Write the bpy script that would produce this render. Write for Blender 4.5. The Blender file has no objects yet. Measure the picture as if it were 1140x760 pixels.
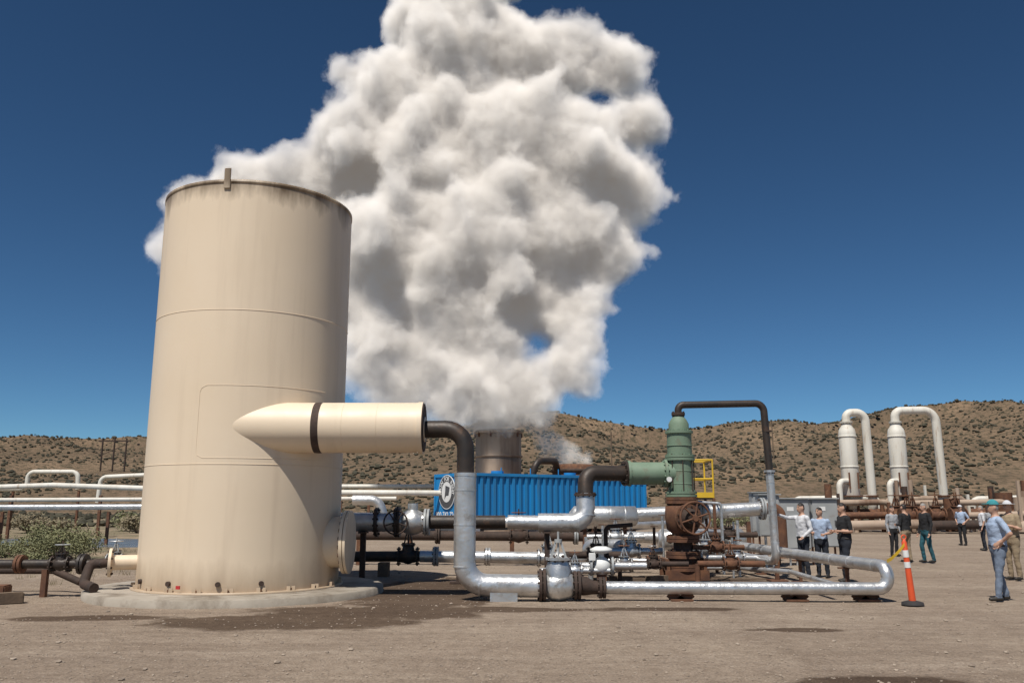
import bpy, bmesh, math, random, time
import numpy as np
from mathutils import Vector, Matrix, noise
random.seed(7)
V=Vector
scene=bpy.context.scene
# ------------------------------------------------------------------ materials
def c4(c): return (c[0],c[1],c[2],1)
def mixc(nt,f,a,b,bt='MIX'):
    m=nt.nodes.new('ShaderNodeMix'); m.data_type='RGBA'; m.blend_type=bt
    for s,v in ((m.inputs[0],f),(m.inputs[6],a),(m.inputs[7],b)):
        if hasattr(v,'links'): nt.links.new(v,s)
        else: s.default_value=v
    return m.outputs[2]
def ramp(nt,src,lo,hi):
    m=nt.nodes.new('ShaderNodeMapRange'); m.inputs[1].default_value=lo; m.inputs[2].default_value=hi
    nt.links.new(src,m.inputs[0]); return m.outputs[0]
def noiset(nt,vec,scale,detail=4,rough=.55):
    n=nt.nodes.new('ShaderNodeTexNoise'); n.inputs['Scale'].default_value=scale
    n.inputs['Detail'].default_value=detail; n.inputs['Roughness'].default_value=rough
    nt.links.new(vec,n.inputs['Vector']); return n.outputs['Fac']
def M(name,c1,c2=None,rough=.6,metal=0.,scale=2.5,bump=.15,bscale=25,dirt=None,dth=(.58,.7),dscale=4,streak=False,dist=.01):
    m=bpy.data.materials.new(name); m.use_nodes=True; nt=m.node_tree; b=nt.nodes['Principled BSDF']
    tc=nt.nodes.new('ShaderNodeTexCoord'); vec=tc.outputs['Object']
    if c2 is None: c2=tuple(x*.78 for x in c1)
    sv=vec
    if streak:
        mp=nt.nodes.new('ShaderNodeMapping'); mp.inputs['Scale'].default_value=(1,1,.12); nt.links.new(vec,mp.inputs[0]); sv=mp.outputs[0]
    f=ramp(nt,noiset(nt,sv,scale,6),.3,.7)
    col=mixc(nt,f,c4(c1),c4(c2))
    if dirt:
        f2=ramp(nt,noiset(nt,sv,dscale,8,.65),*dth); col=mixc(nt,f2,col,c4(dirt))
    nt.links.new(col,b.inputs['Base Color'])
    rr=nt.nodes.new('ShaderNodeMapRange'); rr.inputs[3].default_value=max(.05,rough-.12); rr.inputs[4].default_value=min(1,rough+.15)
    nt.links.new(noiset(nt,vec,scale*4,4),rr.inputs[0]); nt.links.new(rr.outputs[0],b.inputs['Roughness'])
    b.inputs['Metallic'].default_value=metal
    if bump:
        bp=nt.nodes.new('ShaderNodeBump'); bp.inputs['Strength'].default_value=bump; bp.inputs['Distance'].default_value=dist
        nt.links.new(noiset(nt,vec,bscale,4),bp.inputs['Height']); nt.links.new(bp.outputs[0],b.inputs['Normal'])
    return m
silver=M('aluminium_jacket',(.74,.74,.74),(.50,.50,.49),.38,.75,3,.6,7,dirt=(.30,.25,.2),dth=(.56,.76),dist=.025)
black=M('black_steel',(.028,.024,.022),(.055,.038,.028),.5,.2,3,.2,dirt=(.13,.07,.04),dth=(.56,.75))
rust=M('rusty_steel',(.19,.085,.042),(.09,.043,.028),.85,.1,5,.5,30,dirt=(.27,.15,.08))
drust=M('dark_rust',(.075,.045,.033),(.04,.028,.022),.8,.1,5,.5,30)
green=M('green_paint',(.185,.255,.18),(.14,.205,.14),.65,0,3,.15,dirt=(.16,.12,.08),dth=(.56,.74))
white=M('white_paint_weathered',(.72,.69,.62),(.6,.56,.48),.55,0,2,.1,dirt=(.32,.2,.12),dth=(.58,.76),streak=True)
whitec=M('white_paint',(.78,.78,.76),(.7,.7,.68),.5,0,3,.1)
yellow=M('yellow_paint',(.75,.48,.03),(.6,.38,.03),.5)
grey=M('grey_enclosure',(.36,.37,.37),(.28,.29,.29),.5,0,2,.1,dirt=(.25,.2,.16),dth=(.6,.8))
dgrey=M('dark_grey',(.08,.08,.085),None,.6)
blue=M('blue_container_paint',(.012,.24,.55),(.016,.18,.42),.5,0,.8,.1,dirt=(.06,.14,.22),dth=(.58,.8),streak=True)
orange=M('orange_plastic',(.75,.10,.03),(.62,.08,.02),.5,dirt=(.3,.12,.07),dth=(.6,.8))
rubber=M('rubber',(.02,.02,.02),(.035,.03,.03),.85)
concrete=M('concrete',(.40,.35,.29),(.28,.24,.19),.9,0,1.2,.5,18,dirt=(.17,.135,.10),dth=(.48,.66),dscale=1.5)
wood=M('weathered_wood',(.2,.14,.09),(.1,.07,.05),.9,0,6,.5)
stackm=M('stack_steel',(.44,.34,.26),(.33,.235,.165),.75,.1,.5,.2,dirt=(.17,.095,.06),dth=(.5,.68),dscale=.5,streak=True)
def tankmat():
    m=M('cream_tank_paint',(.78,.64,.475),(.73,.59,.425),.48,0,.5,.10,3,dist=.02)
    nt=m.node_tree; b=nt.nodes['Principled BSDF']; base=b.inputs['Base Color'].links[0].from_socket
    g=nt.nodes.new('ShaderNodeNewGeometry'); s=nt.nodes.new('ShaderNodeSeparateXYZ'); nt.links.new(g.outputs['Position'],s.inputs[0])
    mp=nt.nodes.new('ShaderNodeMapping'); mp.inputs['Scale'].default_value=(1,1,.25); nt.links.new(g.outputs['Position'],mp.inputs[0])
    n=noiset(nt,mp.outputs[0],2.2,6,.6)
    ad=nt.nodes.new('ShaderNodeMath'); ad.operation='MULTIPLY_ADD'; ad.inputs[1].default_value=1.2; nt.links.new(n,ad.inputs[0]); nt.links.new(s.outputs[2],ad.inputs[2])
    top=ramp(nt,ad.outputs[0],8.2,8.65)
    col=mixc(nt,top,base,c4((.16,.11,.065)))
    ad2=nt.nodes.new('ShaderNodeMath'); ad2.operation='MULTIPLY_ADD'; ad2.inputs[1].default_value=-.9; nt.links.new(n,ad2.inputs[0]); nt.links.new(s.outputs[2],ad2.inputs[2])
    low=ramp(nt,ad2.outputs[0],.3,-.3)
    col=mixc(nt,low,col,c4((.46,.345,.235)))
    st=nt.nodes.new('ShaderNodeMapping'); st.inputs['Scale'].default_value=(1,1,.06); nt.links.new(g.outputs['Position'],st.inputs[0])
    f=ramp(nt,noiset(nt,st.outputs[0],3.2,6,.6),.52,.8)
    mm=nt.nodes.new('ShaderNodeMath'); mm.operation='MULTIPLY'; mm.inputs[1].default_value=.5; nt.links.new(f,mm.inputs[0])
    col=mixc(nt,mm.outputs[0],col,c4((.56,.44,.315)))
    nt.links.new(col,b.inputs['Base Color']); return m
cream=tankmat()
# ------------------------------------------------------------------ geometry helpers
def frames(pts):
    n=len(pts); T=[]
    for i in range(n):
        a=pts[max(i-1,0)]; b=pts[min(i+1,n-1)]; T.append((b-a).normalized())
    up=V((0,0,1)) if abs(T[0].z)<.9 else V((1,0,0))
    N=(up-T[0]*up.dot(T[0])).normalized(); out=[]
    for i in range(n):
        if i:
            q=T[i-1].rotation_difference(T[i]); N=q@N; N=(N-T[i]*N.dot(T[i])).normalized()
        out.append((T[i],N,T[i].cross(N)))
    return out
def tube(path,r,seg=20,cap=True):
    pts=[V(p) for p in path]; fr=frames(pts); vs=[];fs=[];sm=[]
    rs=r if isinstance(r,(list,tuple)) else [r]*len(pts)
    for p,(t,n,b),rr in zip(pts,fr,rs):
        for k in range(seg):
            a=2*math.pi*k/seg; vs.append(p+(n*math.cos(a)+b*math.sin(a))*rr)
    for i in range(len(pts)-1):
        for k in range(seg):
            k2=(k+1)%seg; fs.append((i*seg+k,i*seg+k2,(i+1)*seg+k2,(i+1)*seg+k)); sm.append(True)
    if cap:
        for i,rev in ((0,True),(len(pts)-1,False)):
            o=len(vs); vs+= [vs[i*seg+k].copy() for k in range(seg)]
            f=tuple(range(o,o+seg)); fs.append(f[::-1] if rev else f); sm.append(False)
    return vs,fs,sm
def cyl(p0,p1,r,seg=20): return tube([p0,p1],r,seg)
def fillet(path,R,n=6):
    P=[V(p) for p in path]; out=[P[0]]
    for i in range(1,len(P)-1):
        a=(P[i-1]-P[i]); b=(P[i+1]-P[i]); la,lb=a.length,b.length; a.normalize(); b.normalize()
        ang=a.angle(b)
        if ang>3.1: out.append(P[i]); continue
        d=min(R/math.tan(ang/2),la*.49,lb*.49); rr=d*math.tan(ang/2)
        bis=(a+b).normalized(); c=P[i]+bis*(rr/math.sin(ang/2))
        s=P[i]+a*d-c; e=P[i]+b*d-c; tot=s.angle(e); ax=s.cross(e).normalized()
        for k in range(n+1): out.append(c+Matrix.Rotation(tot*k/n,3,ax)@s)
    out.append(P[-1]); return out
def box(c,s,rot=0,bev=0):
    c=V(c); R=Matrix.Rotation(rot,3,'Z')
    if not bev:
        vs=[c+R@V((x*s[0]/2,y*s[1]/2,z*s[2]/2)) for z in (-1,1) for x,y in ((-1,-1),(1,-1),(1,1),(-1,1))]
        return vs,[(3,2,1,0),(4,5,6,7),(0,1,5,4),(1,2,6,5),(2,3,7,6),(3,0,4,7)],[False]*6
    bm=bmesh.new(); bmesh.ops.create_cube(bm,size=1)
    for v in bm.verts: v.co=V((v.co.x*s[0],v.co.y*s[1],v.co.z*s[2]))
    bmesh.ops.bevel(bm,geom=bm.edges[:],offset=bev,segments=2,affect='EDGES')
    vs=[c+R@v.co for v in bm.verts]; bm.verts.index_update(); fs=[tuple(v.index for v in f.verts) for f in bm.faces]; bm.free()
    return vs,fs,[False]*len(fs)
def boxb(p0,p1,w,h):
    p0=V(p0);p1=V(p1);t=(p1-p0).normalized(); up=V((0,0,1)) if abs(t.z)<.9 else V((0,1,0))
    s=t.cross(up).normalized()*w/2; u=s.cross(t).normalized()*h/2
    vs=[p+a*s+b*u for p in (p0,p1) for a,b in ((-1,-1),(1,-1),(1,1),(-1,1))]
    return vs,[(0,1,2,3)[::-1],(4,5,6,7),(0,1,5,4),(1,2,6,5),(2,3,7,6),(3,0,4,7)],[False]*6
def torus(c,ax,R,r,seg=32,s2=8):
    ax=V(ax).normalized(); up=V((0,0,1)) if abs(ax.z)<.9 else V((1,0,0)); a=ax.cross(up).normalized(); b=ax.cross(a); c=V(c)
    vs=[];fs=[]
    for i in range(seg):
        t=2*math.pi*i/seg; d=a*math.cos(t)+b*math.sin(t)
        for k in range(s2):
            u=2*math.pi*k/s2; vs.append(c+d*(R+r*math.cos(u))+ax*(r*math.sin(u)))
    for i in range(seg):
        for k in range(s2): fs.append((i*s2+k,((i+1)%seg)*s2+k,((i+1)%seg)*s2+(k+1)%s2,i*s2+(k+1)%s2))
    return vs,fs,[True]*len(fs)
def ell(c,r,seg=16,rg=10):
    c=V(c); vs=[];fs=[]
    for i in range(rg+1):
        ph=math.pi*i/rg
        for k in range(seg):
            a=2*math.pi*k/seg; vs.append(c+V((r[0]*math.sin(ph)*math.cos(a),r[1]*math.sin(ph)*math.sin(a),r[2]*math.cos(ph))))
    for i in range(rg):
        for k in range(seg):
            k2=(k+1)%seg; fs.append((i*seg+k,(i+1)*seg+k,(i+1)*seg+k2,i*seg+k2))
    return vs,fs,[True]*len(fs)
def lathe(c,prof,seg=64,a0=0,a1=2*math.pi):
    c=V(c); full=abs(a1-a0-2*math.pi)<1e-6; n=seg if full else seg+1; vs=[];fs=[]
    for (r,z) in prof:
        for k in range(n):
            a=a0+(a1-a0)*k/seg; vs.append(c+V((r*math.cos(a),r*math.sin(a),z)))
    for i in range(len(prof)-1):
        for k in range(seg):
            k2=(k+1)%n if full else k+1; fs.append((i*n+k,i*n+k2,(i+1)*n+k2,(i+1)*n+k))
    return vs,fs,[True]*len(fs)
class O:
    def __init__(s,name): s.name=name; s.parts={}
    def add(s,part,geo,mat):
        s.parts.setdefault(part,[]).append((geo,mat)); return s
    def build(s,recalc=True):
        allv=[v for p in s.parts.values() for g,m in p for v in g[0]]
        mn=V([min(v[i] for v in allv) for i in range(3)]); mx=V([max(v[i] for v in allv) for i in range(3)])
        org=V(((mn.x+mx.x)/2,(mn.y+mx.y)/2,mn.z)); single=len(s.parts)==1
        par=None
        if not single:
            par=bpy.data.objects.new(s.name,None); par.location=org; par.empty_display_size=.3; scene.collection.objects.link(par)
        for pn,lst in s.parts.items():
            vs=[];fs=[];sm=[];mi=[];mats=[]
            for g,m in lst:
                if m not in mats: mats.append(m)
                o=len(vs); vs+= [tuple(V(v)-org) for v in g[0]]; fs+=[tuple(i+o for i in f) for f in g[1]]; sm+=g[2]; mi+=[mats.index(m)]*len(g[1])
            me=bpy.data.meshes.new(pn); me.from_pydata(vs,[],fs); 
            for m in mats: me.materials.append(m)
            me.polygons.foreach_set('use_smooth',sm); me.polygons.foreach_set('material_index',mi); me.update()
            if recalc:
                bm=bmesh.new(); bm.from_mesh(me); bmesh.ops.recalc_face_normals(bm,faces=bm.faces[:]); bm.to_mesh(me); bm.free()
            ob=bpy.data.objects.new(s.name if single else pn,me); scene.collection.objects.link(ob)
            if single: ob.location=org
            else: ob.parent=par
        return par
def pipe(o,part,path,r,mat,R=None,seg=22,n=7): o.add(part,tube(fillet(path,R or r*2.2,n),r,seg),mat)
def bands(o,part,path,r,mat,sp=.85):
    P=[V(p) for p in path]
    for a,b in zip(P,P[1:]):
        L=(b-a).length; t=(b-a).normalized(); d=sp*.4
        while d<L-.15:
            c=a+t*d; o.add(part,cyl(c-t*.012,c+t*.012,r+.006,22),mat); d+=sp*random.uniform(.85,1.15)
def insul(o,part,path,r,R=None,sp=.85):
    pipe(o,part,path,r,silver,R,24,5); bands(o,part+'_bands',path,r,silver,sp)
def flange(o,part,c,d,r,t,mat,bolts=10,bm=None):
    c=V(c); d=V(d).normalized(); o.add(part,cyl(c-d*t/2,c+d*t/2,r,32),mat)
    up=V((0,0,1)) if abs(d.z)<.9 else V((1,0,0)); a=d.cross(up).normalized(); b=d.cross(a)
    for k in range(bolts):
        an=2*math.pi*(k+.5)/bolts; q=c+(a*math.cos(an)+b*math.sin(an))*r*.84
        o.add(part,cyl(q-d*(t/2+.03),q+d*(t/2+.03),r*.05+.006,6),bm or drust)
def fpair(o,part,c,d,r,mat,bolts=10):
    c=V(c); d=V(d).normalized(); flange(o,part,c-d*.035,d,r,.05,mat,bolts); flange(o,part,c+d*.035,d,r,.05,mat,0)
def wheel(o,part,c,ax,r,mat,sp=5,tr=None):
    c=V(c); ax=V(ax).normalized(); tr=tr or r*.07; o.add(part,torus(c,ax,r,tr),mat)
    up=V((0,0,1)) if abs(ax.z)<.9 else V((1,0,0)); a=ax.cross(up).normalized(); b=ax.cross(a)
    for k in range(sp):
        an=2*math.pi*k/sp+.3; o.add(part,cyl(c,c+(a*math.cos(an)+b*math.sin(an))*r,tr*.8,8),mat)
    o.add(part,cyl(c-ax*tr*1.5,c+ax*tr*1.5,r*.2,16),mat)
def valve(o,part,c,d,r,mat,wm=None,h=None,up=(0,0,1),wr=None):
    c=V(c); d=V(d).normalized(); u=V(up).normalized(); h=h or r*4.2; wr=wr or r*1.3
    o.add(part,tube([c-d*r*1.5,c-d*r*.7,c,c+d*r*.7,c+d*r*1.5],[r*.95,r*1.1,r*1.35,r*1.1,r*.95],20),mat)
    for s in (-1,1): flange(o,part,c+d*s*r*1.55,d,r*1.55,r*.22,mat,8)
    o.add(part,tube([c,c+u*r*1.3,c+u*r*1.9],[r*1.15,r*1.0,r*.8],18),mat)
    flange(o,part,c+u*r*1.9,u,r*1.2,r*.22,mat,8)
    for k in (-1,1): o.add(part,boxb(c+u*r*1.95+d*k*r*.7,c+u*(h*.86)+d*k*r*.22,r*.22,r*.3),mat)
    o.add(part,cyl(c+u*r*1.9,c+u*(h+r*.7),r*.13,10),mat)
    wheel(o,part+'_handwheel',c+u*h,u,wr,wm or mat)
# ------------------------------------------------------------------ camera, light, world
cam=bpy.data.cameras.new('camera'); cam.lens=30; cam.sensor_width=36; cam.clip_end=6000; cam.clip_start=.1
co=bpy.data.objects.new('camera',cam); co.location=(0,0,1.67); co.rotation_euler=(math.radians(90+10.96),0,0); scene.collection.objects.link(co); scene.camera=co
EL=math.radians(60); tsx,tsy=-.42,-.907
ts=V((tsx*math.cos(EL),tsy*math.cos(EL),math.sin(EL))).normalized()
sl=bpy.data.lights.new('sun','SUN'); sl.energy=4.8; sl.angle=math.radians(.5); sl.color=(1,.955,.88)
so=bpy.data.objects.new('sun',sl); so.rotation_euler=(-ts).to_track_quat('-Z','Y').to_euler(); so.location=(0,0,60); scene.collection.objects.link(so)
w=bpy.data.worlds.new('World'); scene.world=w; w.use_nodes=True; nt=w.node_tree
bg=nt.nodes['Background']; sky=nt.nodes.new('ShaderNodeTexSky'); sky.sky_type='NISHITA'; sky.sun_disc=False
sky.sun_elevation=EL; sky.sun_rotation=math.atan2(tsx,tsy); sky.altitude=1800; sky.air_density=.8; sky.dust_density=.1; sky.ozone_density=4
g=nt.nodes.new('ShaderNodeGamma'); g.inputs[1].default_value=1.22; nt.links.new(sky.outputs[0],g.inputs[0])
nt.links.new(mixc(nt,1.0,g.outputs[0],(.76,1.0,.98,1),'MULTIPLY'),bg.inputs[0]); bg.inputs[1].default_value=.050
scene.view_settings.view_transform='Standard'; scene.view_settings.look='None'; scene.view_settings.exposure=0
# ------------------------------------------------------------------ ground
def gz(x,y):
    a=.025 if y<60 else .025+(y-60)*.003
    h=noise.noise(V((x*.25,y*.25,0)))*a*1.2+noise.noise(V((x*1.3,y*1.3,3)))*.012
    if x<-8.5: h+= .10*min(1,(-8.5-x)/3)*(0.5+noise.noise(V((x*.7,y*.7,9))))
    e=((x+24)/11)**2+((y-42)/7)**2
    if e<1: h-=.45*(1-e)**.6
    return h-.02
def axis(lim,n,k):
    t=np.linspace(-1,1,n); return np.sinh(t*k)/math.sinh(k)*lim
xs=axis(1800,280,6.2); ys=14+axis(1800,280,6.2)
vs=[(x,y,gz(x,y)) for y in ys for x in xs]; n=len(xs)
fs=[(j*n+i,j*n+i+1,(j+1)*n+i+1,(j+1)*n+i) for j in range(n-1) for i in range(n-1)]
me=bpy.data.meshes.new('ground'); me.from_pydata(vs,[],fs); me.polygons.foreach_set('use_smooth',[True]*len(fs))
gm=bpy.data.materials.new('desert_dirt'); gm.use_nodes=True; nt=gm.node_tree; b=nt.nodes['Principled BSDF']
geo=nt.nodes.new('ShaderNodeNewGeometry'); P=geo.outputs['Position']; sp=nt.nodes.new('ShaderNodeSeparateXYZ'); nt.links.new(P,sp.inputs[0])
def math2(op,a,bb):
    m=nt.nodes.new('ShaderNodeMath'); m.operation=op
    for s,v in ((m.inputs[0],a),(m.inputs[1],bb)):
        if hasattr(v,'links'): nt.links.new(v,s)
        else: s.default_value=v
    return m.outputs[0]
col=mixc(nt,ramp(nt,noiset(nt,P,.35,6,.6),.35,.65),c4((.52,.42,.325)),c4((.385,.30,.23)))
for rot,sc_,amt,cc in ((.12,(.06,.6,1),.5,(.60,.495,.395)),(-.5,(.5,.05,1),.4,(.30,.23,.175)),(.9,(.07,.9,1),.35,(.31,.24,.18)),(.25,(.03,1.6,1),.45,(.30,.23,.175)),(.05,(.04,2.6,1),.35,(.58,.475,.38))):
    mp=nt.nodes.new('ShaderNodeMapping'); mp.inputs['Scale'].default_value=sc_; mp.inputs['Rotation'].default_value=(0,0,rot); nt.links.new(P,mp.inputs[0])
    f=ramp(nt,noiset(nt,mp.outputs[0],1.6,5,.6),.5,.70); col=mixc(nt,math2('MULTIPLY',f,amt),col,c4(cc))
def vor(scale):
    v=nt.nodes.new('ShaderNodeTexVoronoi'); v.inputs['Scale'].default_value=scale; nt.links.new(P,v.inputs['Vector']); return v
def stones(scale,lo,hi):
    v1=vor(scale); f=ramp(nt,v1.outputs['Distance'],.30,.18); gr=nt.nodes.new('ShaderNodeSeparateColor'); nt.links.new(v1.outputs['Color'],gr.inputs[0])
    return math2('MULTIPLY',f,ramp(nt,gr.outputs[0],lo,hi)),gr.outputs[1]
s1,g1=stones(20,.6,.65); s2,g2=stones(55,.45,.5)
col=mixc(nt,math2('MULTIPLY',s2,.7),col,mixc(nt,g2,c4((.20,.16,.125)),c4((.6,.52,.44))))
col=mixc(nt,s1,col,mixc(nt,g1,c4((.18,.14,.11)),c4((.62,.54,.46))))
fine=ramp(nt,noiset(nt,P,38,5,.75),.38,.68); col=mixc(nt,fine,mixc(nt,1.,col,(.55,.53,.51,1),'MULTIPLY'),col)
med=ramp(nt,noiset(nt,P,5,6,.7),.35,.65); col=mixc(nt,med,mixc(nt,1.,col,(.76,.74,.72,1),'MULTIPLY'),col)
far=ramp(nt,sp.outputs[1],80,120); left=math2('MULTIPLY',ramp(nt,sp.outputs[0],-9,-12),ramp(nt,sp.outputs[1],22,27))
scr=math2('MAXIMUM',far,left); scrc=mixc(nt,ramp(nt,noiset(nt,P,.5,6,.7),.4,.62),c4((.31,.235,.16)),c4((.155,.14,.085)))
col=mixc(nt,scr,col,scrc)
wn=noiset(nt,P,1.1,6,.62)
def patch(cx,cy,rx,ry,amp=.75):
    a=math2('DIVIDE',math2('SUBTRACT',sp.outputs[0],cx),rx); c=math2('DIVIDE',math2('SUBTRACT',sp.outputs[1],cy),ry)
    d=math2('SQRT',math2('ADD',math2('MULTIPLY',a,a),math2('MULTIPLY',c,c)),0)
    d=math2('ADD',d,math2('MULTIPLY',math2('SUBTRACT',wn,.5),amp*2)); return ramp(nt,d,1.05,.80)
wet=None
for p in ((-3.5,13.3,2.2,.95),(-2.2,14.5,2.2,1.0),(-1.7,17.8,1.6,3.4),(3.75,8.7,.95,.5),(1.0,19.5,4.0,2.4),(4.0,20.5,2.4,1.8),(-.3,14.9,1.5,.4),(4,12.5,.7,.2),(-6.6,13.7,1.4,.4),(2.6,14.9,1.4,.3)):
    q=patch(*p); wet=q if wet is None else math2('MAXIMUM',wet,q)
wm=math2('MULTIPLY',wet,.95); col=mixc(nt,wm,col,mixc(nt,1.,col,(.33,.28,.245,1),'MULTIPLY'))
nt.links.new(col,b.inputs['Base Color']); b.inputs['Roughness'].default_value=.95; b.inputs['Specular IOR Level'].default_value=.2
bp=nt.nodes.new('ShaderNodeBump'); bp.inputs['Strength'].default_value=.9; bp.inputs['Distance'].default_value=.05
hh=math2('ADD',noiset(nt,P,9,8,.7),math2('ADD',math2('MULTIPLY',s1,.3),math2('MULTIPLY',s2,.12))); nt.links.new(hh,bp.inputs['Height']); nt.links.new(bp.outputs[0],b.inputs['Normal'])
me.materials.append(gm); go=bpy.data.objects.new('ground',me); scene.collection.objects.link(go)
# ------------------------------------------------------------------ hills
tab=[(-1.8,.070),(-.9,.085),(-.6,.079),(-.537,.082),(-.484,.078),(-.43,.082),(-.284,.076),(-.195,.063),(-.147,.074),(-.095,.087),(-.03,.099),(.02,.107),(.053,.110),(.095,.103),(.137,.096),(.18,.091),(.232,.093),(.274,.099),(.316,.102),(.337,.098),(.38,.105),(.43,.114),(.495,.1205),(.547,.1235),(.6,.113),(.72,.118),(.9,.10),(1.3,.11),(1.9,.08)]
ta=np.array([t[0] for t in tab]); th=np.array([t[1] for t in tab])
YR=330
def hz(x,y):
    H=float(np.interp(x/YR,ta,th))*YR+1.67
    t=min(1,max(0,(y-120)/(YR-120))); s=t*t*(3-2*t) if y<YR else max(0,1-((y-YR)/330)**2*.8)
    gul=abs(noise.noise(V((x*.012,y*.010,5))))*12+abs(noise.noise(V((x*.035,y*.025,1))))*5
    return H*s*(1.02)-gul*s*(1.0 if y<YR*.93 else .25)-1.2+noise.noise(V((x*.09,y*.09,2)))*.9*s
xs2=np.linspace(-680,680,300); ys2=np.linspace(110,660,110); n2=len(xs2)
vs=[(x,y,hz(x,y)) for y in ys2 for x in xs2]
fs=[(j*n2+i,j*n2+i+1,(j+1)*n2+i+1,(j+1)*n2+i) for j in range(len(ys2)-1) for i in range(n2-1)]
me=bpy.data.meshes.new('hills'); me.from_pydata(vs,[],fs); me.polygons.foreach_set('use_smooth',[True]*len(fs))
hm=bpy.data.materials.new('hillside'); hm.use_nodes=True; nt=hm.node_tree; b=nt.nodes['Principled BSDF']; geo=nt.nodes.new('ShaderNodeNewGeometry'); P=geo.outputs['Position']
col=mixc(nt,ramp(nt,noiset(nt,P,.03,7,.65),.38,.62),c4((.275,.192,.125)),c4((.175,.124,.083)))
col=mixc(nt,ramp(nt,noiset(nt,P,.6,5,.75),.48,.58),col,c4((.10,.082,.053)))
nt.links.new(col,b.inputs['Base Color']); b.inputs['Roughness'].default_value=1; b.inputs['Specular IOR Level'].default_value=.1
bp=nt.nodes.new('ShaderNodeBump'); bp.inputs['Strength'].default_value=1; bp.inputs['Distance'].default_value=1.6; nt.links.new(noiset(nt,P,.35,6,.7),bp.inputs['Height']); nt.links.new(bp.outputs[0],b.inputs['Normal'])
me.materials.append(hm); scene.collection.objects.link(bpy.data.objects.new('hills',me))
# ------------------------------------------------------------------ scrub
def leafmat(name,c1,c2,sc=3): return M(name,c1,c2,.9,0,sc,0)
shm=leafmat('desert_shrub_foliage',(.068,.06,.035),(.04,.037,.024),.4)
ph=(1+5**.5)/2; iv=[V(p).normalized() for p in ((-1,ph,0),(1,ph,0),(-1,-ph,0),(1,-ph,0),(0,-1,ph),(0,1,ph),(0,-1,-ph),(0,1,-ph),(ph,0,-1),(ph,0,1),(-ph,0,-1),(-ph,0,1))]
it=[(0,11,5),(0,5,1),(0,1,7),(0,7,10),(0,10,11),(1,5,9),(5,11,4),(11,10,2),(10,7,6),(7,1,8),(3,9,4),(3,4,2),(3,2,6),(3,6,8),(3,8,9),(4,9,5),(2,4,11),(6,2,10),(8,6,7),(9,8,1)]
vs=[];fs=[]
def blob(x,y,z,r,hh):
    o=len(vs); s=[random.uniform(.55,1.25) for _ in iv]
    for p,k in zip(iv,s): vs.append((x+p.x*r*k,y+p.y*r*k,z+hh*.25+p.z*hh*.5*k))
    fs.extend((a+o,bb+o,c+o) for a,bb,c in it)
for _ in range(15000):
    y=random.uniform(125,345); x=random.uniform(-.72,.72)*y*1.05
    if noise.noise(V((x*.02,y*.02,7)))<-.3: continue
    r=random.uniform(.2,.65)*(1.5 if random.random()<.1 else 1); blob(x,y,max(hz(x,y),gz(x,y)),r,r*1.4)
for _ in range(1500):
    y=random.uniform(70,130); x=random.uniform(-.75,.75)*y
    if x>0 and y<85 : continue
    r=random.uniform(.2,.6); blob(x,y,gz(x,y),r,r*1.3)
me=bpy.data.meshes.new('desert_shrubs'); me.from_pydata(vs,[],fs); me.materials.append(shm); scene.collection.objects.link(bpy.data.objects.new('desert_shrubs',me))
lm=[leafmat('sagebrush_foliage',(.24,.235,.115),(.135,.14,.07),2),leafmat('dry_brush_foliage',(.26,.215,.135),(.15,.12,.075),2)]
def bush(c,rx,h,nl,mi,ls=.05):
    o=O('sagebrush'); vs=[];fs=[]; c=V(c)
    stems=[]
    for _ in range(26):
        a=random.uniform(0,6.28); rr=random.uniform(.2,1)**.6; e=V((math.cos(a)*rx*rr*.9,math.sin(a)*rx*rr*.9,h*(1-.45*rr*rr)*random.uniform(.75,1.05))); stems.append(e)
        o.add('stems',tube([c,c+e*.5+V((0,0,.03)),c+e],[.02,.012,.004],5),wood)
    for _ in range(nl):
        e=random.choice(stems); t=random.uniform(.45,1.05)**.7; p=c+e*t+V([random.gauss(0,1)*rx*.11 for _ in range(3)]); p.z=max(p.z,c.z+.03)
        d=V([random.gauss(0,1) for _ in range(3)]).normalized(); u=d.orthogonal().normalized()*ls*random.uniform(.5,1.3); q=d*ls*random.uniform(.8,2)
        k=len(vs); vs+= [p-u*.4,p+u*.4,p+q+u*.3,p+q-u*.2]; fs.append((k,k+1,k+2,k+3))
    o.add('leaves',(vs,fs,[False]*len(fs)),lm[mi]); o.build(False)
bush((-14.3,27.5,0),1.35,1.05,7500,0,.04)
bush((-17.0,29.5,0),.9,.6,2600,0,.04)
for x,y,r,h in ((-21.5,33,.6,.45),(-31,56,1.5,1.2),(-24,56,1.5,1.3),(-28,53,1.3,1.0),(-19.5,55,1.4,1.0),(-26,60,1.8,1.3),(-35,57,1.8,1.3),(-22,58,1.5,1.1),(-13.6,25,.45,.35),(-17,24.5,.4,.3),(12,62,1.5,1.3),(15,64,1.4,1.4),(18,66,1.7,1.6),(20.5,70,1.6,1.3),(14,70,1.5,1.5),(-9,62,1.5,1.1),(-5,66,1.4,1.2),(36,66,1.6,1.2),(45,75,2,1.5),(42,80,2,1.5),(50,82,2,1.6)):
    bush((x,y,0),r,h,900,1 if random.random()<.5 else 0,.11 if y>40 else .05)
vs=[];fs=[]
for _ in range(300):
    x=random.uniform(-24,-9.3); y=random.uniform(19,38)
    if ((x+24)/11)**2+((y-42)/7)**2<1.05: continue
    z=gz(x,y)
    for _ in range(16):
        a=random.uniform(0,6.28); L_=random.uniform(.06,.2); bx=x+random.gauss(0,.07); by=y+random.gauss(0,.07); dx=math.cos(a)*L_*.5; dy=math.sin(a)*L_*.5
        k=len(vs); vs+=[(bx-.006,by,z-.02),(bx+.006,by,z-.02),(bx+dx,by+dy,z+L_)]; fs.append((k,k+1,k+2))
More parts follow.
